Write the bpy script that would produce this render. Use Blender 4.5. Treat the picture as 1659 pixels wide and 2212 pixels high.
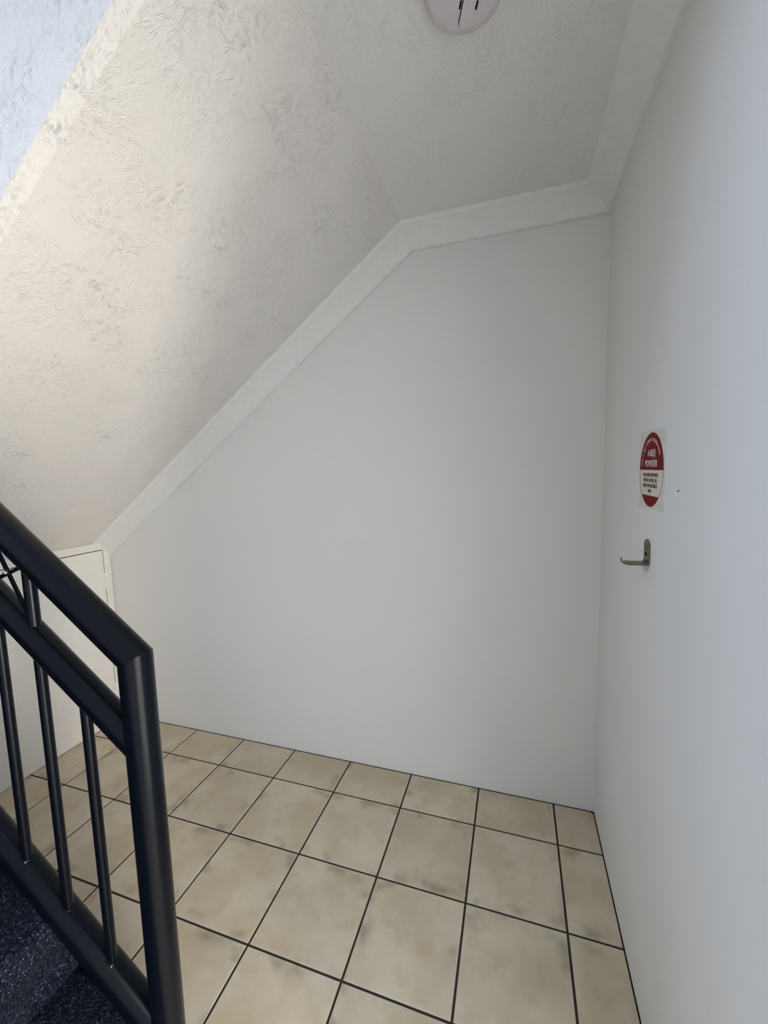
import bpy, bmesh, math, random
from mathutils import Vector, Matrix
random.seed(7)
for o in list(bpy.data.objects):
    bpy.data.objects.remove(o, do_unlink=True)
SC = bpy.context.scene
COL = SC.collection

# ---------------------------------------------------------------- camera
cam_d = bpy.data.cameras.new('camera')
cam = bpy.data.objects.new('camera', cam_d)
COL.objects.link(cam)
SC.camera = cam
cam_d.sensor_fit = 'HORIZONTAL'
cam_d.sensor_width = 36.0
cam_d.lens = 885.165 / 1659 * 36
cam_d.clip_start = 0.01
RC = ((0.9520458210, 0.3048407477, -0.0260935478),
      (0.0065214099, -0.1054848893, -0.9943995220),
      (-0.3058859688, 0.9465437426, -0.1024144095))
cam.matrix_world = Matrix(((RC[0][0], -RC[1][0], -RC[2][0], -0.1657852),
                           (RC[0][1], -RC[1][1], -RC[2][1], -1.5880058),
                           (RC[0][2], -RC[1][2], -RC[2][2], 1.4764485),
                           (0, 0, 0, 1)))

# ---------------------------------------------------------------- world, lights, exposure
SC.view_settings.view_transform = 'Standard'
SC.view_settings.look = 'None'
SC.view_settings.gamma = 1.0
SC.view_settings.use_curve_mapping = False
SC.view_settings.exposure = 0.05
w = bpy.data.worlds.new('sky')
SC.world = w
w.use_nodes = True
w.node_tree.nodes['Background'].inputs[0].default_value = (0.74, 0.84, 1.0, 1)
w.node_tree.nodes['Background'].inputs[1].default_value = 3.9

def area(name, loc, direction, sx, sy, power, color, spread=180):
    l = bpy.data.lights.new(name, 'AREA')
    l.shape = 'RECTANGLE'
    l.size, l.size_y = sx, sy
    l.energy, l.color = power, color
    l.spread = math.radians(spread)
    o = bpy.data.objects.new(name, l)
    o.location = loc
    o.rotation_euler = Vector(direction).to_track_quat('-Z', 'Y').to_euler()
    COL.objects.link(o)
    return o
# daylight through the entrance doorway in the right wall (outside its opening), then an added fill
area('doorway_daylight', (3.0, -3.0, 0.90), (-0.85, 0.52, 0.05), 0.48, 1.8, 104, (1.0, 0.90, 0.77))
area('doorway_fill', (0.45, -1.71, 0.93), (-1, 0, 0), 1.0, 1.8, 20, (1.0, 0.95, 0.86))  # soft fill added in the doorway to lift the shaded back wall and floor
# cool skylight through the high stairwell window over the half landing
area('stairwell_window_daylight', (-3.72, -1.70, 3.10), (1, 0, -0.15), 1.4, 1.5, 42, (0.48, 0.66, 1.0))

# ---------------------------------------------------------------- dimensions
T = 0.32                      # tile module
YB, XR, XL = 0.208, 0.1606, -2.487
HC = 2.475                    # flat ceiling
XF, S = -0.615, 0.736         # fold of the ceiling, pitch of the flights
YE = -0.950                   # open side of the upper flight
YFR = -2.45                   # wall behind the camera
ZT = 4.9
RY = -1.03                    # plane of the railing
def zs(x): return HC + S * (x - XF)

# ---------------------------------------------------------------- node helpers
def new_mat(name):
    m = bpy.data.materials.new(name)
    m.use_nodes = True
    nt = m.node_tree
    return m, nt, nt.nodes['Principled BSDF']
def N(nt, typ, **kw):
    n = nt.nodes.new(typ)
    for k, v in kw.items():
        if k.startswith('i_'):
            n.inputs[k[2:].replace('_', ' ')].default_value = v
        else:
            setattr(n, k, v)
    return n
def M(nt, op, a, b=None, c=None, clamp=False):
    n = nt.nodes.new('ShaderNodeMath')
    n.operation = op
    n.use_clamp = clamp
    for i, v in enumerate((a, b, c)):
        if v is None: continue
        if isinstance(v, (int, float)): n.inputs[i].default_value = v
        else: nt.links.new(v, n.inputs[i])
    return n.outputs[0]
def V(nt, op, a, b=None, scale=None):
    n = nt.nodes.new('ShaderNodeVectorMath')
    n.operation = op
    for i, v in enumerate((a, b)):
        if v is None: continue
        if isinstance(v, tuple): n.inputs[i].default_value = v
        else: nt.links.new(v, n.inputs[i])
    if scale is not None:
        if isinstance(scale, (int, float)): n.inputs['Scale'].default_value = scale
        else: nt.links.new(scale, n.inputs['Scale'])
    return n
def noise(nt, vec, scale, detail=2, rough=0.5, dims='3D', dist=0.0):
    n = N(nt, 'ShaderNodeTexNoise', noise_dimensions=dims)
    n.inputs['Scale'].default_value = scale
    n.inputs['Detail'].default_value = detail
    n.inputs['Roughness'].default_value = rough
    n.inputs['Distortion'].default_value = dist
    nt.links.new(vec, n.inputs['Vector'])
    return n
def bump(nt, bsdf, height, dist, strength=1.0, normal=None):
    b = N(nt, 'ShaderNodeBump')
    b.inputs['Distance'].default_value = dist
    b.inputs['Strength'].default_value = strength
    nt.links.new(height, b.inputs['Height'])
    if normal is not None: nt.links.new(normal, b.inputs['Normal'])
    if bsdf is not None: nt.links.new(b.outputs[0], bsdf.inputs['Normal'])
    return b.outputs[0]
def smooth(nt, x, lo, hi):
    n = N(nt, 'ShaderNodeMapRange', interpolation_type='SMOOTHSTEP')
    n.inputs['From Min'].default_value = lo
    n.inputs['From Max'].default_value = hi
    nt.links.new(x, n.inputs['Value'])
    return n.outputs[0]
def mix(nt, fac, a, b):
    n = N(nt, 'ShaderNodeMix', data_type='RGBA')
    if isinstance(fac, (int, float)): n.inputs[0].default_value = fac
    else: nt.links.new(fac, n.inputs[0])
    for i, v in ((6, a), (7, b)):
        if isinstance(v, tuple): n.inputs[i].default_value = v if len(v) == 4 else (*v, 1)
        else: nt.links.new(v, n.inputs[i])
    return n.outputs[2]

# ---------------------------------------------------------------- materials
def mat_wall(name, col, amp=0.0004):
    m, nt, b = new_mat(name)
    tc = N(nt, 'ShaderNodeTexCoord').outputs['Object']
    n1 = noise(nt, tc, 260, 3, 0.6)
    n2 = noise(nt, tc, 70, 2, 0.5)
    h = M(nt, 'ADD', M(nt, 'MULTIPLY', n1.outputs[0], 0.6), M(nt, 'MULTIPLY', n2.outputs[0], 0.8))
    bump(nt, b, h, amp * 2)
    n3 = noise(nt, tc, 1.6, 3, 0.5)
    c = mix(nt, smooth(nt, n3.outputs[0], 0.35, 0.7), (*[x * 0.975 for x in col], 1), (*col, 1))
    nt.links.new(c, b.inputs['Base Color'])
    b.inputs['Roughness'].default_value = 0.62
    b.inputs['Specular IOR Level'].default_value = 0.25
    return m
def mat_plain(name, col, rough=0.5, metallic=0.0, spec=0.5, bumps=None):
    m, nt, b = new_mat(name)
    tc = N(nt, 'ShaderNodeTexCoord').outputs['Object']
    n = noise(nt, tc, 30, 3, 0.5)
    c = mix(nt, n.outputs[0], (*[x * 0.94 for x in col], 1), (*[min(1, x * 1.05) for x in col], 1))
    nt.links.new(c, b.inputs['Base Color'])
    b.inputs['Roughness'].default_value = rough
    b.inputs['Metallic'].default_value = metallic
    b.inputs['Specular IOR Level'].default_value = spec
    if bumps:
        n2 = noise(nt, tc, bumps[0], 2, 0.5)
        bump(nt, b, n2.outputs[0], bumps[1])
    return m
def stomp(nt, uv, cell, seed):
    """fans of fine ridges as left by a stomping brush; returns a height socket"""
    p = V(nt, 'ADD', uv, (seed, seed * 1.7, 0)).outputs[0]
    wob = noise(nt, p, 9, 2, 0.5, '2D')
    p2 = V(nt, 'ADD', p, V(nt, 'SCALE', V(nt, 'SUBTRACT', wob.outputs['Color'], (0.5, 0.5, 0.5)).outputs[0], scale=0.07).outputs[0]).outputs[0]
    vo = N(nt, 'ShaderNodeTexVoronoi', voronoi_dimensions='2D', feature='F1')
    vo.inputs['Scale'].default_value = cell
    nt.links.new(p2, vo.inputs['Vector'])
    d = V(nt, 'SUBTRACT', p2, vo.outputs['Position']).outputs[0]
    d = V(nt, 'MULTIPLY', d, (1, 1, 0)).outputs[0]
    r = V(nt, 'LENGTH', d).outputs['Value']
    dn = V(nt, 'NORMALIZE', d).outputs[0]
    k = V(nt, 'ADD', V(nt, 'SCALE', dn, scale=12.0).outputs[0], V(nt, 'SCALE', vo.outputs['Color'], scale=31.0).outputs[0]).outputs[0]
    cz = N(nt, 'ShaderNodeCombineXYZ')
    nt.links.new(M(nt, 'MULTIPLY', r, 19.0), cz.inputs[2])
    k = V(nt, 'ADD', k, cz.outputs[0]).outputs[0]
    k = V(nt, 'ADD', k, V(nt, 'SCALE', p, scale=7.0).outputs[0]).outputs[0]
    n = noise(nt, k, 1.0, 2.0, 0.55, '3D', 0.25)
    ridge = M(nt, 'SUBTRACT', 1.0, M(nt, 'MULTIPLY', M(nt, 'ABSOLUTE', M(nt, 'SUBTRACT', n.outputs[0], 0.5)), 10.0), clamp=True)
    ridge = M(nt, 'POWER', ridge, 1.3)
    mk = noise(nt, p, 62, 2, 0.6, '2D')
    mk2 = noise(nt, p, 7, 1, 0.5, '2D')
    mask = M(nt, 'MULTIPLY', smooth(nt, mk.outputs[0], 0.44, 0.60), smooth(nt, mk2.outputs[0], 0.25, 0.55))
    mask = M(nt, 'MULTIPLY', mask, smooth(nt, r, 0.006, 0.035))
    return M(nt, 'MULTIPLY', ridge, mask)
def mat_plaster(name, col, amp, cell=5.0, fine=0.35, seed=0.0):
    m, nt, b = new_mat(name)
    uv = N(nt, 'ShaderNodeUVMap').outputs[0]
    h1 = stomp(nt, uv, cell, 3.1 + seed)
    h2 = stomp(nt, uv, cell * 1.35, 11.7 + seed)
    f = noise(nt, uv, 520, 2, 0.6, '2D')
    g = noise(nt, uv, 90, 2, 0.6, '2D')
    h = M(nt, 'MAXIMUM', h1, M(nt, 'MULTIPLY', h2, 0.55))
    h = M(nt, 'ADD', h, M(nt, 'ADD', M(nt, 'MULTIPLY', f.outputs[0], fine * 0.9), M(nt, 'MULTIPLY', g.outputs[0], fine)))
    bump(nt, b, h, amp)
    b.inputs['Base Color'].default_value = (*col, 1)
    b.inputs['Roughness'].default_value = 0.7
    b.inputs['Specular IOR Level'].default_value = 0.25
    return m

PAINT = (0.83, 0.825, 0.805)
M_WALL = mat_wall('white_wall_paint', PAINT)
M_WALL_BACK = M_WALL
M_SOFFIT = mat_plaster('stomped_plaster', (0.79, 0.765, 0.73), 0.00085)
M_CEIL = mat_plaster('ceiling_plaster', (0.80, 0.79, 0.765), 0.0006, seed=5.0)
M_FACE = mat_plaster('stringer_plaster', (0.80, 0.795, 0.785), 0.0010, cell=7.0, seed=9.0)
M_CORN = mat_plain('cornice_paint', (0.82, 0.815, 0.80), 0.55, spec=0.3, bumps=(200, 0.0002))
M_DOOR = mat_plain('door_enamel', (0.80, 0.785, 0.75), 0.38, bumps=(120, 0.0002))
M_GAP = mat_plain('dark_gap', (0.012, 0.010, 0.008), 0.9, spec=0.1)
M_GROUT = mat_plain('dark_grout', (0.045, 0.035, 0.028), 0.9, spec=0.2, bumps=(400, 0.0006))
M_METAL = mat_plain('black_enamel', (0.0018, 0.0029, 0.0058), 0.24, spec=0.20, bumps=(500, 0.00004))
M_BOLT = mat_plain('worn_steel', (0.42, 0.40, 0.34), 0.3, metallic=1.0)
M_HOOK = mat_plain('tarnished_zinc', (0.17, 0.155, 0.11), 0.45, metallic=0.6, bumps=(900, 0.0002))
M_HOLE = mat_plain('hole_black', (0.004, 0.004, 0.004), 0.9, spec=0.1)
M_ALARM = mat_plain('aged_plastic', (0.66, 0.62, 0.64), 0.4)
M_CARD = mat_plain('cream_card', (0.72, 0.71, 0.61), 0.7, spec=0.1)
M_RED = mat_plain('sign_red', (0.19, 0.012, 0.014), 0.7, spec=0.1)
M_PINK = mat_plain('sign_cream_print', (0.72, 0.62, 0.58), 0.4)
M_MAROON = mat_plain('sign_small_print', (0.16, 0.035, 0.035), 0.5)
M_CONC = mat_plain('concrete_paving', (0.5, 0.48, 0.44), 0.9)

def mat_tile():
    m, nt, b = new_mat('beige_ceramic')
    oi = N(nt, 'ShaderNodeObjectInfo')
    tc = N(nt, 'ShaderNodeTexCoord').outputs['Object']
    off = V(nt, 'SCALE', V(nt, 'ADD', oi.outputs['Location'], (3, 5, 1)).outputs[0], scale=7.31).outputs[0]
    p = V(nt, 'ADD', tc, off).outputs[0]
    n1 = noise(nt, p, 5.5, 3, 0.55)
    n2 = noise(nt, p, 13, 4, 0.6)
    n3 = noise(nt, p, 420, 2, 0.6)
    n4 = noise(nt, p, 3.0, 1, 0.5)
    c = mix(nt, smooth(nt, n1.outputs[0], 0.36, 0.66), (0.68, 0.60, 0.45), (0.59, 0.495, 0.345))
    c = mix(nt, M(nt, 'MULTIPLY', smooth(nt, n2.outputs[0], 0.5, 0.72), 0.42), c, (0.48, 0.37, 0.235, 1))
    c = mix(nt, M(nt, 'MULTIPLY', smooth(nt, n4.outputs[0], 0.5, 0.75), 0.4), c, (0.70, 0.66, 0.55, 1))
    # printed darker smudges towards the tile's edges, worn in patches
    sp = N(nt, 'ShaderNodeSeparateXYZ')
    nt.links.new(tc, sp.inputs[0])
    ex = M(nt, 'ABSOLUTE', sp.outputs[0]); ey = M(nt, 'ABSOLUTE', sp.outputs[1])
    e = smooth(nt, M(nt, 'MAXIMUM', ex, ey), 0.105, 0.150)
    e = M(nt, 'MULTIPLY', e, smooth(nt, noise(nt, p, 9, 2, 0.5).outputs[0], 0.52, 0.68))
    c = mix(nt, M(nt, 'MULTIPLY', e, 0.55), c, (0.20, 0.15, 0.105, 1))
    e2 = smooth(nt, M(nt, 'MAXIMUM', ex, ey), 0.140, 0.153)
    c = mix(nt, M(nt, 'MULTIPLY', e2, 0.22), c, (0.66, 0.63, 0.56, 1))
    g = M(nt, 'ADD', 0.93, M(nt, 'MULTIPLY', n3.outputs[0], 0.14))
    hs = N(nt, 'ShaderNodeHueSaturation')
    nt.links.new(c, hs.inputs['Color'])
    nt.links.new(M(nt, 'MULTIPLY', g, M(nt, 'ADD', 0.955, M(nt, 'MULTIPLY', oi.outputs['Random'], 0.09))), hs.inputs['Value'])
    nt.links.new(hs.outputs[0], b.inputs['Base Color'])
    nt.links.new(M(nt, 'ADD', 0.40, M(nt, 'MULTIPLY', n2.outputs[0], 0.25)), b.inputs['Roughness'])
    b.inputs['Specular IOR Level'].default_value = 0.4
    h = M(nt, 'ADD', M(nt, 'MULTIPLY', n3.outputs[0], 0.3), n2.outputs[0])
    bump(nt, b, h, 0.0004)
    return m
M_TILE = mat_tile()

def mat_carpet():
    m, nt, b = new_mat('navy_carpet')
    tc = N(nt, 'ShaderNodeTexCoord').outputs['Object']
    vo = N(nt, 'ShaderNodeTexVoronoi')
    vo.inputs['Scale'].default_value = 210
    nt.links.new(tc, vo.inputs['Vector'])
    n = noise(nt, tc, 160, 3, 0.7)
    n2 = noise(nt, tc, 14, 3, 0.6)
    c = mix(nt, smooth(nt, n.outputs[0], 0.42, 0.66), (0.006, 0.008, 0.016), (0.030, 0.035, 0.055))
    sp = N(nt, 'ShaderNodeSeparateColor')
    nt.links.new(vo.outputs['Color'], sp.inputs[0])
    fl = M(nt, 'MULTIPLY', smooth(nt, sp.outputs[0], 0.80, 0.95), M(nt, 'SUBTRACT', 1.0, smooth(nt, vo.outputs['Distance'], 0.2, 0.5)))
    c = mix(nt, M(nt, 'MULTIPLY', fl, 0.8), c, (0.22, 0.23, 0.29, 1))
    c = mix(nt, M(nt, 'MULTIPLY', smooth(nt, n2.outputs[0], 0.4, 0.7), 0.3), c, (0.03, 0.028, 0.028, 1))
    nt.links.new(c, b.inputs['Base Color'])
    b.inputs['Roughness'].default_value = 1.0
    b.inputs['Specular IOR Level'].default_value = 0.05
    h = M(nt, 'ADD', M(nt, 'SUBTRACT', 1.0, vo.outputs['Distance']), n.outputs[0])
    bump(nt, b, h, 0.004)
    return m
M_CARPET = mat_carpet()

# ---------------------------------------------------------------- mesh helpers
def link_mesh(name, me, mat, parent=None, loc=(0, 0, 0), smooth_shade=False):
    o = bpy.data.objects.new(name, me)
    if mat is not None and not me.materials: me.materials.append(mat)
    if smooth_shade:
        for p in me.polygons: p.use_smooth = True
    COL.objects.link(o)
    o.location = loc
    if parent is not None:
        o.parent = parent
    return o
def from_bm(name, bm, mat, parent=None, loc=(0, 0, 0), smooth_shade=False):
    bmesh.ops.recalc_face_normals(bm, faces=bm.faces)
    me = bpy.data.meshes.new(name)
    bm.to_mesh(me)
    bm.free()
    return link_mesh(name, me, mat, parent, loc, smooth_shade)
def tag(o, label, cat, group=None):
    o['label'] = label
    o['category'] = cat
    if group: o['group'] = group
def struct(o, label=None):
    o['kind'] = 'structure'
    if label: o['label'] = label
    return o
def empty(name, loc=(0, 0, 0)):
    o = bpy.data.objects.new(name, None)
    o.empty_display_size = 0.05
    o.location = loc
    COL.objects.link(o)
    return o
def add_box(bm, x0, x1, y0, y1, z0, z1):
    v = [bm.verts.new(c) for c in ((x0, y0, z0), (x1, y0, z0), (x1, y1, z0), (x0, y1, z0),
                                   (x0, y0, z1), (x1, y0, z1), (x1, y1, z1), (x0, y1, z1))]
    fs = [bm.faces.new([v[i] for i in f]) for f in ((3, 2, 1, 0), (4, 5, 6, 7), (0, 1, 5, 4), (1, 2, 6, 5), (2, 3, 7, 6), (3, 0, 4, 7))]
    return v, fs
def bev(bm, edges, off, seg=1):
    bmesh.ops.bevel(bm, geom=edges, offset=off, segments=seg, affect='EDGES', profile=0.5)
def prism(bm, pts, axis, a, b):
    """polygon pts (2D in the other two axes, ascending axis order) extruded along axis from a to b"""
    def co(p, t):
        return {0: (t, p[0], p[1]), 1: (p[0], t, p[1]), 2: (p[0], p[1], t)}[axis]
    A = [bm.verts.new(co(p, a)) for p in pts]
    B = [bm.verts.new(co(p, b)) for p in pts]
    bm.faces.new(A)
    bm.faces.new(B[::-1])
    n = len(pts)
    for i in range(n):
        bm.faces.new((A[i], B[i], B[(i + 1) % n], A[(i + 1) % n]))
    return A, B
def planar_uv(me, fn):
    uvl = me.uv_layers.new(name='UVMap')
    for lp in me.loops:
        uvl.data[lp.index].uv = fn(me.vertices[lp.vertex_index].co)
def tube(bm, P0, P1, r, n=32, plane0=None, plane1=None, cap=True):
    """cylinder from P0 to P1; ends cut by optional planes (point, normal)"""
    P0, P1 = Vector(P0), Vector(P1)
    D = (P1 - P0).normalized()
    U = D.orthogonal().normalized()
    W = D.cross(U)
    rings = []
    for P, pl in ((P0, plane0), (P1, plane1)):
        ring = []
        for i in range(n):
            a = 2 * math.pi * i / n
            q = P + (U * math.cos(a) + W * math.sin(a)) * r
            if pl:
                pp, nn = Vector(pl[0]), Vector(pl[1])
                q = q + D * ((pp - q).dot(nn) / D.dot(nn))
            ring.append(bm.verts.new(q))
        rings.append(ring)
    for i in range(n):
        f = bm.faces.new((rings[0][i], rings[0][(i + 1) % n], rings[1][(i + 1) % n], rings[1][i]))
        f.smooth = True
    if cap:
        # caps on their own vertices so that the smooth shading of the wall stays true
        bm.faces.new([bm.verts.new(v.co) for v in rings[0][::-1]])
        bm.faces.new([bm.verts.new(v.co) for v in rings[1]])

# ================================================================ STRUCTURE
# ---- back wall
bm = bmesh.new()
add_box(bm, -3.6, XR + 0.12, YB, YB + 0.12, -0.05, ZT)
struct(from_bm('wall_back', bm, M_WALL), 'plain white painted wall behind the tiled floor, under the sloping soffit')
# ---- right wall with the entrance doorway (beside the camera)
DY0, DY1, DZ = -2.20, -1.22, 1.96
bm = bmesh.new()
add_box(bm, XR, XR + 0.12, DY1, YB, -0.05, 2.6)
add_box(bm, XR, XR + 0.12, YFR - 0.1, DY0, -0.05, 2.6)
add_box(bm, XR, XR + 0.12, DY0, DY1, DZ, 2.6)
struct(from_bm('wall_right', bm, M_WALL), 'white painted wall on the right carrying the red sign and the metal hook')
# ---- low end wall with the cupboard door
bm = bmesh.new()
add_box(bm, XL - 0.08, XL, -1.06, YB, -0.05, zs(XL) + 0.12)
wl = struct(from_bm('wall_left', bm, M_WALL), 'low white end wall under the stair landing with the cupboard door')
# ---- wall behind the camera, and the landing wall with the stairwell window opening
WY0, WY1, WZ0, WZ1 = -2.40, -1.00, 2.35, 3.85
bm = bmesh.new()
add_box(bm, -3.6, XR + 0.12, YFR - 0.1, YFR, -0.05, ZT)
struct(from_bm('wall_front', bm, M_WALL))
bm = bmesh.new()
add_box(bm, -3.6, -3.5, YFR, WY0, -0.05, ZT)
add_box(bm, -3.6, -3.5, WY1, YB, -0.05, ZT)
add_box(bm, -3.6, -3.5, WY0, WY1, -0.05, WZ0)
add_box(bm, -3.6, -3.5, WY0, WY1, WZ1, ZT)
struct(from_bm('wall_landing', bm, M_WALL))
bm = bmesh.new()
add_box(bm, XF + 0.02, XF + 0.12, YFR, YB, HC + 0.10, ZT)
struct(from_bm('wall_upper', bm, M_WALL))
bm = bmesh.new()
add_box(bm, -3.6, XF + 0.12, YFR - 0.1, YB + 0.1, ZT, ZT + 0.1)
o = from_bm('ceiling_upper', bm, M_WALL); struct(o)
# ---- flat ceiling
bm = bmesh.new()
add_box(bm, XF, XR + 0.12, YFR - 0.1, YB + 0.1, HC, HC + 0.12)
o = from_bm('ceiling', bm, M_CEIL)
planar_uv(o.data, lambda c: (c.x, c.y))
struct(o, 'flat grey-white textured ceiling carrying the round smoke alarm')
# ---- sloping soffit and side of the upper flight
bm = bmesh.new()
x0, x1 = XL - 0.10, XF
YC = -0.922
def ring(x):
    z = zs(x)
    return [(x, YB + 0.02, z), (x, YC, z), (x, YE, z + 0.018), (x, YE, z + 0.72), (x, YB + 0.02, z + 0.72)]
ra = [bm.verts.new(c) for c in ring(x0)]
rb = [bm.verts.new(c) for c in ring(x1)]
for i in range(5):
    bm.faces.new((ra[i], rb[i], rb[(i + 1) % 5], ra[(i + 1) % 5]))
bm.faces.new(ra[::-1]); bm.faces.new(rb)
bmesh.ops.bevel(bm, geom=[e for e in bm.edges if abs(e.verts[0].co.y - e.verts[1].co.y) < 1e-6 and (abs(e.verts[0].co.y - YC) < 1e-5 or (abs(e.verts[0].co.y - YE) < 1e-5 and abs((e.verts[0].co.z - zs(e.verts[0].co.x)) - 0.018) < 1e-4)) and abs(e.verts[0].co.x - e.verts[1].co.x) > 0.1], offset=0.0015, segments=1, affect='EDGES')
o = from_bm('ceiling_sloped', bm, M_SOFFIT)
cs = math.cos(math.atan(S))
uvl = o.data.uv_layers.new(name='UVMap')
o.data.materials.append(M_FACE)
for p in o.data.polygons:
    face = abs(p.normal.y) > 0.9
    if face: p.material_index = 1
    for li in p.loop_indices:
        c = o.data.vertices[o.data.loops[li].vertex_index].co
        uvl.data[li].uv = (c.x / cs, c.z - zs(c.x) + (c.x * S * 0.6)) if face else (c.x / cs, c.y - (c.z - zs(c.x)))
struct(o, 'sloping textured plaster soffit and outer face of the upper stair flight')

# ---- cornices
B0 = 0.085
PROF = [(0.0, 0.0), (0.092, 0.0), (0.092, 0.003), (0.0825, 0.0125), (0.079, 0.0135), (0.066, 0.020), (0.050, 0.033), (0.036, 0.047),
        (0.024, 0.062), (0.0165, 0.073), (0.0140, 0.079), (0.0140, 0.0845), (0.0105, 0.085), (0.0, 0.085)]
def cornice(name, sec, label):
    bm = bmesh.new()
    rings = [[bm.verts.new(sec(k, a, b)) for a, b in PROF] for k in (0, 1)]
    n = len(PROF)
    for i in range(n):
        f = bm.faces.new((rings[0][i], rings[0][(i + 1) % n], rings[1][(i + 1) % n], rings[1][i]))
        f.smooth = 3 <= i <= 9
    for rg in (rings[0][::-1], rings[1]):
        bm.faces.new([bm.verts.new(v.co) for v in rg])
    struct(from_bm(name, bm, M_CORN), label)
nb = Vector((S, 0, -1)).normalized()          # points down and right, away from the sloped soffit
def bend(b):                                  # meeting point of both cornice runs at depth b
    z = HC - b
    # slope line offset by b along nb
    px, pz = XF + nb.x * b, HC + nb.z * b
    return px + (z - pz) / S, z
def sec_slope(k, a, b):
    if k == 1:
        x, z = bend(b)
    else:
        px, pz = XF + nb.x * b, HC + nb.z * b
        x = XL
        z = pz + S * (x - px)
    return (x, YB - a, z)
def sec_flat(k, a, b):
    if k == 0:
        x, z = bend(b)
    else:
        x, z = XR - a, HC - b
    return (x, YB - a, z)
def sec_right(k, a, b):
    return (XR - a, YB - a if k == 0 else YFR, HC - b)
cornice('trim_1', sec_slope, 'white cove cornice running down the slope along the back wall')
cornice('trim_2', sec_flat, 'short level white cove cornice above the back wall')
cornice('trim_3', sec_right, 'white cove cornice along the top of the right wall')

# ---- white frame lining the entrance doorway, and the frame of the stairwell window
dfr = struct(empty('door_2', (XR, DY0, 0.0)))
for (a, b, c_, d) in ((DY1 - 0.03, DY1 - 0.0005, 0.0, DZ - 0.0005), (DY0 + 0.0005, DY0 + 0.03, 0.0, DZ - 0.0005), (DY0 + 0.0305, DY1 - 0.0305, DZ - 0.03, DZ - 0.0005)):
    bm = bmesh.new()
    add_box(bm, 0.012, 0.118, a - DY0, b - DY0, c_, d)
    bev(bm, list(bm.edges), 0.002, 1)
    from_bm('door_frame', bm, M_DOOR, dfr)
win = struct(empty('window_1', (-3.5, WY0, WZ0)))
ym = (WY0 + WY1) / 2
for (a, b, c_, d) in ((WY0, WY0 + 0.05, WZ0, WZ1), (WY1 - 0.05, WY1, WZ0, WZ1), (WY0 + 0.05, WY1 - 0.05, WZ0, WZ0 + 0.05), (WY0 + 0.05, WY1 - 0.05, WZ1 - 0.05, WZ1), (ym - 0.02, ym + 0.02, WZ0 + 0.05, WZ1 - 0.05)):
    bm = bmesh.new()
    add_box(bm, -0.09, -0.04, a - WY0, b - WY0, c_ - WZ0, d - WZ0)
    from_bm('window_frame', bm, M_DOOR, win)

# ---- floor: grout bed with one object per tile
bm = bmesh.new()
add_box(bm, XL - 0.02, XR + 0.02, YFR - 0.05, YB + 0.02, -0.06, -0.0025)
floor = struct(from_bm('floor', bm, M_GROUT), 'floor of square beige ceramic tiles with thin dark joints')
tile_cache = {}
G = 0.0035
def tile_mesh(w_, d_, corner=False):
    key = (round(w_, 4), round(d_, 4), corner)
    if key in tile_cache: return tile_cache[key]
    bm = bmesh.new()
    hx, hy = w_ / 2, d_ / 2
    if corner:
        pts = [(-hx, -hy), (hx, -hy), (hx, hy - 0.010), (hx - 0.004, hy - 0.004), (hx - 0.012, hy), (-hx, hy)]
    else:
        pts = [(-hx, -hy), (hx, -hy), (hx, hy), (-hx, hy)]
    A, B = prism(bm, pts, 2, -0.008, 0.0)
    top = [e for e in bm.edges if e.verts[0].co.z > -0.001 and e.verts[1].co.z > -0.001]
    bev(bm, top, 0.0016, 2)
    bmesh.ops.recalc_face_normals(bm, faces=bm.faces)
    me = bpy.data.meshes.new('tile')
    bm.to_mesh(me); bm.free()
    me.materials.append(M_TILE)
    tile_cache[key] = me
    return me
xs_ = [XL + 0.004] + [-T * k for k in range(7, -1, -1)] + [XR - 0.004]
ys_ = [YFR] + [-T * k for k in range(7, -1, -1)] + [YB - 0.005]
SX = -0.640                                     # the bottom steps stand left of this line
for i in range(len(xs_) - 1):
    for j in range(len(ys_) - 1):
        xa, xb, ya, yb_ = xs_[i], xs_[i + 1], ys_[j], ys_[j + 1]
        if xb <= SX + 0.01:
            if yb_ <= -0.97: continue
        xa += G if i > 0 else 0
        xb -= G if i < len(xs_) - 2 else 0
        ya += G if True else 0.001
        yb_ -= G if j < len(ys_) - 2 else 0
        if yb_ - ya < 0.01 or xb - xa < 0.02: continue
        corner = (i == len(xs_) - 2 and j == len(ys_) - 2)
        link_mesh('tile', tile_mesh(xb - xa, yb_ - ya, corner), None, floor, ((xa + xb) / 2, (ya + yb_) / 2, 0.0))
# dark joint strips along the foot of the right and back walls
bm = bmesh.new()
add_box(bm, XR - 0.0035, XR - 0.0002, -1.2, YB - 0.0002, -0.0025, -0.0004)
add_box(bm, XL + 0.0002, XR - 0.0035, YB - 0.0045, YB - 0.0002, -0.0025, -0.0004)
o = from_bm('joint_edge', bm, M_GAP, floor)
# ground outside the doorway
bm = bmesh.new()
add_box(bm, XR + 0.03, 6.0, -6.0, 2.0, -0.12, -0.02)
struct(from_bm('ground', bm, M_CONC))

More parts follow.
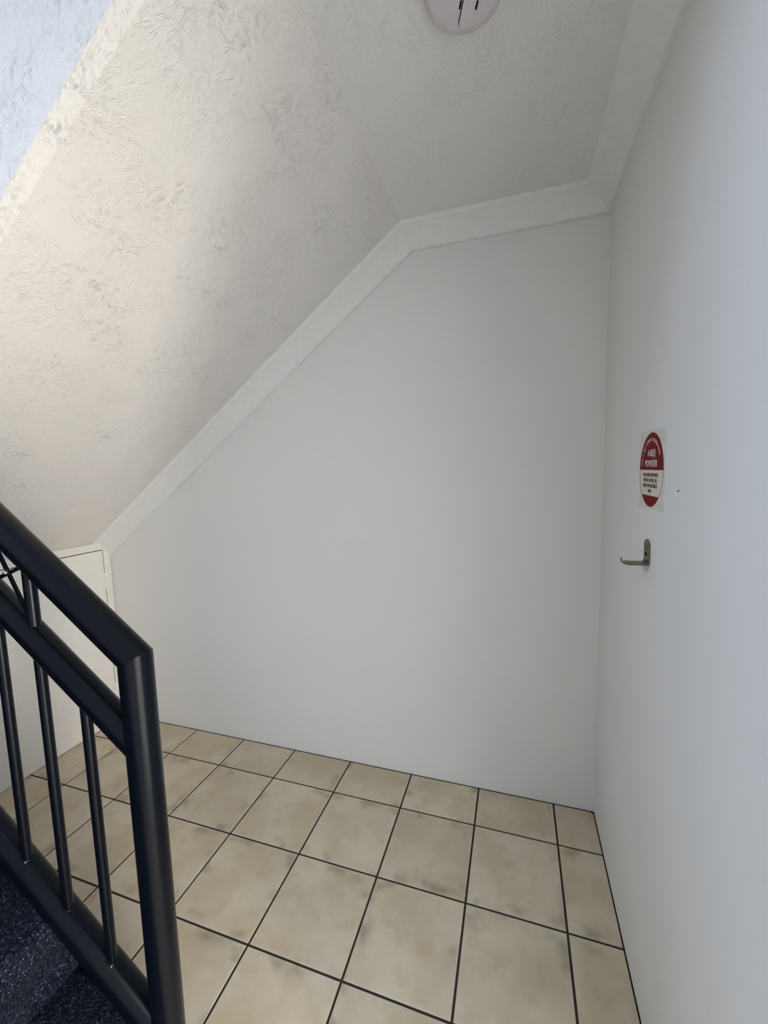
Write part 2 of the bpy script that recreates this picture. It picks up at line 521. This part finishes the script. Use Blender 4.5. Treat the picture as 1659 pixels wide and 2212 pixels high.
# ================================================================ CUPBOARD DOOR
d1 = struct(empty('door_1', (XL, -0.215, 0.0)), 'plain white cupboard door under the stair landing, closed')
PD = XL
DYa, DYb, DTop = -0.60, 0.158, 1.050
def local_box(name, mat, parent, x0, x1, y0, y1, z0, z1, bevel=0.0, seg=1):
    bm = bmesh.new()
    v, f = add_box(bm, x0 - parent.location.x, x1 - parent.location.x, y0 - parent.location.y, y1 - parent.location.y,
                   z0 - parent.location.z, z1 - parent.location.z)
    if bevel: bev(bm, list(bm.edges), bevel, seg)
    return from_bm(name, bm, mat, parent)
local_box('door_gap_shade', M_GAP, d1, PD + 0.0002, PD + 0.0012, DYa - 0.004, DYb + 0.0045, 0.0, DTop + 0.0045)  # shallow strip; the shade inside the gap is put into its near-black colour
local_box('door_panel', M_DOOR, d1, PD + 0.0014, PD + 0.014, DYa, DYb, 0.003, DTop, 0.0008)
# architrave: moulded profile mitred round the door
AP = [(0.0, 0.0), (0.0, 0.016), (0.004, 0.018), (0.016, 0.018), (0.019, 0.021), (0.034, 0.021), (0.040, 0.017), (0.044, 0.010), (0.0445, 0.0)]
def archi(name, path):
    bm = bmesh.new()
    rings = []
    for (y, z, oy, oz) in path:
        rings.append([bm.verts.new((PD + h - d1.location.x + 0.0003, y + oy * a - d1.location.y, z + oz * a)) for a, h in AP])
    n = len(AP)
    for i in range(n):
        bm.faces.new((rings[0][i], rings[0][(i + 1) % n], rings[1][(i + 1) % n], rings[1][i]))
    bm.faces.new(rings[0][::-1]); bm.faces.new(rings[1])
    return from_bm(name, bm, M_DOOR, d1)
gy0, gy1, gz = DYa - 0.0045, DYb + 0.005, DTop + 0.005
archi('architrave', [(gy1, 0.0, 1, 0), (gy1, gz, 1, 1)])
archi('architrave', [(gy1, gz, 1, 1), (gy0, gz, -1, 1)])
archi('architrave', [(gy0, gz, -1, 1), (gy0, 0.0, -1, 0)])
for hz in (0.865, 0.19):
    hb = bmesh.new()
    add_box(hb, 0.002, 0.0165, DYb - 0.001 - d1.location.y, DYb + 0.0065 - d1.location.y, hz - 0.05, hz + 0.05)
    bev(hb, list(hb.edges), 0.001, 1)
    o = from_bm('hinge', hb, M_DOOR, d1)
    o['label'] = 'hinge painted over in the door white'

# ================================================================ STAIRS
RISE, GO = 0.200, 0.2717
NX, NZ = -0.882, 0.291
st = struct(empty('staircase', (NX, -1.7, 0.0)), 'dark navy flecked carpeted stair flight rising to the left beside the railing')
def step(xn, z, xback, rise=RISE):
    bm = bmesh.new()
    lx, ly = st.location.x, st.location.y
    prof = [(xback - lx, max(z - rise - 0.02, 0.0)), (xn - 0.022 - lx, max(z - rise - 0.02, 0.0)), (xn - 0.014 - lx, z - 0.055)]
    for k in range(6):
        a = -math.pi / 2 + math.pi * k / 5 * 0.95
        prof.append((xn - 0.016 + 0.016 * math.cos(a) - lx, z - 0.016 + 0.016 * math.sin(a)))
    prof.append((xback - lx, z))
    prism(bm, prof, 1, YFR + 0.01 - ly, -0.985 - ly)
    bev(bm, [e for e in bm.edges if abs(e.verts[0].co.y - e.verts[1].co.y) < 1e-6 and e.verts[0].co.y > 0 and e.verts[0].co.z > z - 0.05 - 0], 0.010, 2)
    return from_bm('step', bm, M_CARPET, st, smooth_shade=False)
for k in range(7):
    xn, z = NX - GO * k, NZ + RISE * k
    step(xn, z, xn - GO - 0.03 if k < 6 else -3.5, NZ if k == 0 else RISE)

# closed side string below the bottom rail
bm = bmesh.new()
def sz(x): return 0.4150 - 0.73 * (x + 1.0) - 0.117
lx, ly = st.location.x, st.location.y
prism(bm, [(-0.87 - lx, 0.0), (-0.87 - lx, sz(-0.87)), (XL + 0.005 - lx, sz(XL + 0.005)), (XL + 0.005 - lx, sz(XL + 0.005) - 0.34), (-1.19 - lx, 0.0)], 1, -0.9845 - ly, -0.973 - ly)
o = from_bm('side_string', bm, M_METAL, st)
o['label'] = 'black side board under the railing'

# ================================================================ RAILING
rail = empty('stair_railing', (-0.845, RY, 0.0))
tag(rail, 'black tubular metal stair railing with crossed-bar panel, beside the carpeted steps', 'railing')
SL = 0.73
R1 = 0.030
PX = -0.845
def L(p): return (p[0] - PX, p[1] - RY, p[2])
def zh(x): return 1.2500 - SL * (x + 1.0)
def zm(x): return 1.0675 - SL * (x + 1.0)
def zb(x): return 0.4150 - SL * (x + 1.0)
XE = -2.35                                     # upper end of this railing (outside the frame)
aD = Vector((-1, 0, SL)).normalized(); bD = Vector((0, 0, -1))
PT = Vector((PX, RY, zh(PX)))
mn = (aD - bD).normalized()
bm = bmesh.new()
tube(bm, L((PX, RY, 0.0)), L(PT), R1, 48, None, (L(PT), mn))
from_bm('newel_post', bm, M_METAL, rail)
bm = bmesh.new()
tube(bm, L(PT), L((XE, RY, zh(XE))), R1, 48, (L(PT), mn))
from_bm('handrail', bm, M_METAL, rail)
bm = bmesh.new()
tube(bm, L((PX - 0.012, RY, zm(PX - 0.012))), L((XE, RY, zm(XE))), 0.0272, 48)
from_bm('middle_rail', bm, M_METAL, rail)
bm = bmesh.new()
tube(bm, L((PX - 0.012, RY, zb(PX - 0.012))), L((XE, RY, zb(XE))), R1, 48)
from_bm('bottom_rail', bm, M_METAL, rail)
bm = bmesh.new()
tube(bm, L((XE, RY, zh(XE) - 1.25)), L((XE, RY, zh(XE) + 0.0)), R1, 40)
from_bm('end_post', bm, M_METAL, rail)
# floor flange of the newel post
bm = bmesh.new()
tube(bm, L((PX, RY, 0.0)), L((PX, RY, 0.006)), 0.055, 40)
from_bm('base_plate', bm, M_METAL, rail)
# weld beads round the joints of the post
def weld(parent, P, axis_dir, r, rb, tilt):
    bm = bmesh.new()
    n, mth = 40, 8
    Dv = Vector(axis_dir).normalized()
    U = Dv.orthogonal().normalized(); W = Dv.cross(U)
    rings = []
    for i in range(n):
        a = 2 * math.pi * i / n
        rad = U * math.cos(a) + W * math.sin(a)
        base = Vector(P) + rad * r
        # drop the ring onto the surface of a horizontal-in-plane tube
        base += Dv * tilt(rad * r)
        rg = []
        rr = rb * (0.8 + 0.4 * random.random())
        for j in range(mth):
            t = 2 * math.pi * j / mth
            rg.append(bm.verts.new(base + (rad * math.cos(t) + Dv * math.sin(t)) * rr))
        rings.append(rg)
    for i in range(n):
        for j in range(mth):
            f = bm.faces.new((rings[i][j], rings[(i + 1) % n][j], rings[(i + 1) % n][(j + 1) % mth], rings[i][(j + 1) % mth]))
            f.smooth = True
    return from_bm('weld', bm, M_METAL, parent)
def rail_top_at(base_z, slope_r, rad):
    """height offset where a vertical bar's surface point meets the top of a sloping tube"""
    y = rad.y
    h = math.sqrt(max(slope_r ** 2 - y * y, 0)) * math.sqrt(1 + SL * SL)
    return h - SL * rad.x
RB = 0.0102
bx = [-0.990 - 0.1195 * k for k in range(11)]
for k, x in enumerate(bx):
    bm = bmesh.new()
    tube(bm, L((x, RY, zb(x) + 0.012)), L((x, RY, zm(x) - 0.012)), RB, 24)
    b = from_bm('baluster', bm, M_METAL, rail)
    if k < 4:
        weld(b, L((x, RY, zb(x))), (0, 0, 1), RB + 0.0005, 0.0022, lambda rad: rail_top_at(0, R1, rad))
        if k != 1:
            cm = bmesh.new()
            ry = -0.0095; rx = 0.0085
            bmesh.ops.create_icosphere(cm, subdivisions=2, radius=0.0021, matrix=Matrix.Translation(L((x + rx, RY + ry, zb(x) + rail_top_at(0, R1, Vector((rx, ry, 0)))))))
            o = from_bm('weld_spatter', cm, M_BOLT, b)
            o['label'] = 'tiny bright bead of bare weld'
# short bars between the two upper rails, and crossed flat bars in every second bay
def flat_bar(Pa, Pb, yoff, wid, th, parent):
    Pa, Pb = Vector(Pa), Vector(Pb)
    D = (Pb - Pa).normalized()
    Wv = D.cross(Vector((0, 1, 0))).normalized() * wid / 2
    bm = bmesh.new()
    vs = []
    for P in (Pa, Pb):
        for sgn, yy in ((-1, -th / 2), (1, -th / 2), (1, th / 2), (-1, th / 2)):
            q = P + Wv * sgn
            vs.append(bm.verts.new(L((q.x, RY + yoff + yy, q.z))))
    for f in ((0, 1, 2, 3), (7, 6, 5, 4), (0, 4, 5, 1), (1, 5, 6, 2), (2, 6, 7, 3), (3, 7, 4, 0)):
        bm.faces.new([vs[i] for i in f])
    bev(bm, list(bm.edges), 0.0006, 1)
    return from_bm('cross_bar', bm, M_METAL, parent)
for k in range(0, 9, 1):
    xr_ = bx[1] - 0.1195 * k * 1.0
    if k in (0, 1, 4, 5, 8):
        bm = bmesh.new()
        tube(bm, L((xr_ - 0.003, RY, zm(xr_) + 0.012)), L((xr_ - 0.003, RY, zh(xr_) - 0.012)), 0.0118, 24)
        from_bm('short_baluster', bm, M_METAL, rail)
    if k in (0, 4):
        xa, xb = xr_ - 0.1195, xr_ - 0.004
        ov = 0.028
        flat_bar((xa, RY, zh(xa) - ov), (xb, RY, zm(xb) + ov), -0.002, 0.010, 0.004, rail)
        flat_bar((xa, RY, zm(xa) + ov), (xb, RY, zh(xb) - ov), 0.002, 0.008, 0.004, rail)
        cx, cz = (xa + xb) / 2, (zh(xa) + zm(xb)) / 2
        cx -= 0.004
        bm = bmesh.new()
        bmesh.ops.create_uvsphere(bm, u_segments=16, v_segments=10, radius=0.0052,
                                  matrix=Matrix.Translation(L((cx, RY - 0.0045, cz + 0.001))))
        for f in bm.faces: f.smooth = True
        o = from_bm('bolt', bm, M_BOLT, rail)
        o['label'] = 'bright round bolt head where the bars cross'

# ================================================================ SMOKE ALARM
AX, AY = -0.272, -0.624
al = empty('smoke_alarm', (AX, AY, HC))
tag(al, 'round off-white smoke alarm on the flat ceiling', 'smoke alarm')
def lathe(prof, n=64):
    bm = bmesh.new()
    rings = []
    for r, z in prof:
        if r < 1e-6: rings.append([bm.verts.new((0, 0, z))])
        else: rings.append([bm.verts.new((r * math.cos(2 * math.pi * i / n), r * math.sin(2 * math.pi * i / n), z)) for i in range(n)])
    for a, b in zip(rings, rings[1:]):
        for i in range(n):
            if len(a) == 1: f = bm.faces.new((a[0], b[i], b[(i + 1) % n]))
            elif len(b) == 1: f = bm.faces.new((a[i], a[(i + 1) % n], b[0]))
            else: f = bm.faces.new((a[i], a[(i + 1) % n], b[(i + 1) % n], b[i]))
            f.smooth = True
    return bm
from_bm('base', lathe([(0, 0), (0.087, 0), (0.087, -0.010), (0.084, -0.014), (0.0, -0.014)]), M_ALARM, al)
from_bm('cover', lathe([(0, -0.0135), (0.078, -0.0135), (0.079, -0.022), (0.076, -0.031), (0.068, -0.038), (0.055, -0.0405), (0, -0.0415)]), M_ALARM, al)
ang = math.atan2(0.044, -0.016)
dv = Vector((math.cos(ang), math.sin(ang), 0)); pv = Vector((dv.y, -dv.x, 0))
def stadium(name, cx, cy, length, width, z0, z1, mat, parent=al, bevl=0.0):
    bm = bmesh.new()
    pts = []
    r = width / 2
    hl = length / 2 - r
    for sgn in (1, -1):
        for k in range(9):
            a = -math.pi / 2 + math.pi * k / 8
            p = dv * (sgn * hl + sgn * r * math.cos(a)) + pv * (sgn * r * math.sin(a)) * -1
            pts.append((cx + p.x, cy + p.y))
    prism(bm, pts, 2, z0, z1)
    if bevl: bev(bm, [e for e in bm.edges if e.verts[0].co.z == e.verts[1].co.z == z0], bevl, 2)
    return from_bm(name, bm, mat, parent)
bc = Vector((-0.2645 - AX, -0.6200 - AY, 0))
stadium('groove_shade', bc.x, bc.y, 0.099, 0.0285, -0.0418, -0.038, M_HOLE)  # black strip round the button; the shade of its recess is painted
stadium('test_button', bc.x + 0.0006, bc.y + 0.0002, 0.097, 0.0262, -0.0445, -0.038, M_ALARM, bevl=0.0008)
for sgn in (1, -1):
    c = bc + pv * sgn * 0.0172 + dv * 0.004
    stadium('slot', c.x, c.y, 0.017, 0.0036, -0.0422, -0.039, M_HOLE)

# ================================================================ SIGN
sg = empty('fire_extinguisher_sign', (XR, -0.390, 1.459))
tag(sg, 'square cream card sign with red disc reading A:B(E) POWDER on the right wall', 'sign')
def sgn_poly(name, pts, x0, x1, mat):
    bm = bmesh.new()
    prism(bm, [(y + 0.390, z - 1.459) for y, z in pts], 0, -x1, -x0)
    return from_bm(name, bm, mat, sg)
sgn_poly('card', [(-0.287, 1.558), (-0.4875, 1.5545), (-0.4895, 1.3615), (-0.2985, 1.3585)], 0.0, 0.0014, M_CARD)
CY_, CZ_, RY_, RZ_ = -0.3895, 1.4585, 0.0945, 0.0935
def arc(a0, a1, n=40, k=1.0):
    return [(CY_ + RY_ * k * math.cos(a0 + (a1 - a0) * i / n), CZ_ + RZ_ * k * math.sin(a0 + (a1 - a0) * i / n)) for i in range(n + 1)]
aL = math.asin((1.3935 - CZ_) / RZ_)
sgn_poly('red_disc_top', arc(0.0, math.pi), 0.0012, 0.0018, M_RED)
sgn_poly('red_disc_bottom', arc(math.pi - aL, 2 * math.pi + aL), 0.0012, 0.0018, M_RED)
def outline(name, a0, a1, k0, k1, n=24):
    outer = arc(a0, a1, n, k0); inner = arc(a0, a1, n, k1)
    sgn_poly(name, outer + inner[::-1], 0.0012, 0.0018, M_MAROON)
outline('outline', math.pi, math.pi - aL, 1.0, 0.985)
outline('outline', aL, 0.0, 1.0, 0.985)
def text_part(name, body, size, mat, y, z, rot=0.0, sx=1.0, bold=0.0):
    cu = bpy.data.curves.new(name, 'FONT')
    cu.body = body
    cu.size = size
    cu.align_x = 'CENTER'
    cu.align_y = 'CENTER'
    cu.extrude = 0.0002
    cu.offset = bold
    cu.resolution_u = 3
    tmp = bpy.data.objects.new(name, cu)
    COL.objects.link(tmp)
    dg = bpy.context.evaluated_depsgraph_get()
    me = bpy.data.meshes.new_from_object(tmp.evaluated_get(dg))
    bpy.data.objects.remove(tmp, do_unlink=True)
    me.materials.clear()
    # local text (x right, y up, z out) -> wall: right = -Y, up = Z, out = -X
    R = Matrix(((0, 0, -1), (-1, 0, 0), (0, 1, 0)))
    rz = Matrix.Rotation(rot, 3, 'Z')
    for v in me.vertices:
        q = R @ (rz @ Vector((v.co.x * sx, v.co.y, v.co.z)))
        v.co = (q.x - 0.0020, q.y + y + 0.390, q.z + z - 1.459)
    return link_mesh(name, me, mat, sg)
text_part('lettering', 'A:B(E)', 0.0235, M_PINK, -0.3925, 1.5005, sx=1.02, bold=0.0004)
text_part('lettering', 'POWDER', 0.0235, M_PINK, -0.3900, 1.4740, sx=0.98, bold=0.0004)
for i, t in enumerate(('TO BE USED FOR PAPER,', 'WOOD, TEXTILE, OIL,', 'LIQUID, AND ELECTRICAL', 'FIRES')):
    text_part('lettering', t, 0.0125, M_MAROON, -0.3865, 1.4455 - 0.0136 * i, sx=0.90 if i != 2 else 0.80, bold=0.00012)
arc_txt = 'USE A DRY POWDER EXTINGUISHER'
# the break between the last two words sits at the top of the disc
mid = arc_txt.rindex(' ')
for i, ch in enumerate(arc_txt):
    if ch == ' ': continue
    ad = (i - mid) * math.radians(5.0)
    rr = 0.076
    text_part('lettering', ch, 0.0120, M_PINK, CY_ - rr * math.sin(ad), CZ_ + rr * math.cos(ad), rot=-ad, sx=0.85)

# ================================================================ HOOK BRACKET
hk = empty('wall_bracket', (XR, -0.385, 1.216))
tag(hk, 'small L-shaped tarnished metal extinguisher bracket on the right wall below the sign', 'bracket')
HW = 0.0235
bm = bmesh.new()
# back plate with rounded top
pts = [(-HW, 0.002)]
pts += [(-HW, 0.048)]
for k in range(1, 12):
    a = math.pi - math.pi * k / 12
    pts.append((HW * math.cos(a), 0.048 + 0.016 * math.sin(a)))
pts += [(HW, 0.048), (HW, 0.002)]
prism(bm, pts, 0, -0.0028, -0.0003)
bev(bm, [e for e in bm.edges if abs(e.verts[0].co.x + 0.0028) < 1e-5 and abs(e.verts[1].co.x + 0.0028) < 1e-5], 0.0006, 1)
from_bm('back_plate', bm, M_HOOK, hk)
bm = bmesh.new()
# arm: a strip swept along the bend and out from the wall, tapering at the tip
path = []
for k in range(7):
    a = math.pi / 2 * k / 6
    path.append((-0.0015 - 0.007 * (1 - math.cos(a)), 0.0075 - 0.007 * math.sin(a), HW))
path += [(-0.046, 0.0, HW), (-0.051, 0.0, HW * 0.86), (-0.056, 0.0004, HW * 0.55), (-0.0585, 0.002, 0.0065), (-0.0600, 0.006, 0.0048), (-0.0603, 0.011, 0.0045), (-0.0590, 0.0135, 0.0040)]
th = 0.0024
rows = []
for i, (x, z, hw) in enumerate(path):
    xa, za, _ = path[max(i - 1, 0)]; xb, zb_, _ = path[min(i + 1, len(path) - 1)]
    t = Vector((xb - xa, zb_ - za)).normalized()
    nrm = Vector((-t.y, t.x)) * th / 2
    rows.append([bm.verts.new((x + nrm.x, -hw, z + nrm.y)), bm.verts.new((x + nrm.x, hw, z + nrm.y)),
                 bm.verts.new((x - nrm.x, hw, z - nrm.y)), bm.verts.new((x - nrm.x, -hw, z - nrm.y))])
for a, b in zip(rows, rows[1:]):
    for j in range(4):
        bm.faces.new((a[j], a[(j + 1) % 4], b[(j + 1) % 4], b[j]))
bm.faces.new(rows[0][::-1]); bm.faces.new(rows[-1])
from_bm('arm', bm, M_HOOK, hk)
for (yy, zz) in ((0.012, 0.050), (-0.011, 0.047), (0.001, 0.040)):
    bm = bmesh.new()
    prism(bm, [(yy - 0.0028, zz), (yy, zz - 0.0048), (yy + 0.0028, zz), (yy, zz + 0.0048)], 0, -0.00295, -0.0020)
    from_bm('hole', bm, M_HOLE, hk)
bm = bmesh.new()
tube(bm, (-0.0020, 0.001, 0.0255), (-0.0040, 0.001, 0.0255), 0.0048, 20)
s_ = from_bm('screw', bm, M_HOLE, hk)
# pressed stiffening rib in the bend
bm = bmesh.new()
bmesh.ops.create_uvsphere(bm, u_segments=16, v_segments=10, radius=1.0, matrix=Matrix.Translation((-0.0055, 0.0, 0.0065)) @ Matrix.Rotation(math.radians(45), 4, 'Y') @ Matrix.Diagonal((0.0060, 0.0042, 0.0020, 1)))
for f in bm.faces: f.smooth = True
from_bm('pressed_rib', bm, M_HOOK, hk)

# ================================================================ NAIL
bm = bmesh.new()
tube(bm, (0.0, 0, 0), (-0.0014, 0, 0), 0.0019, 14)
o = from_bm('nail', bm, M_HOLE, None, (XR, -0.578, 1.416))
tag(o, 'tiny dark nail head in the right wall just right of the sign', 'nail')
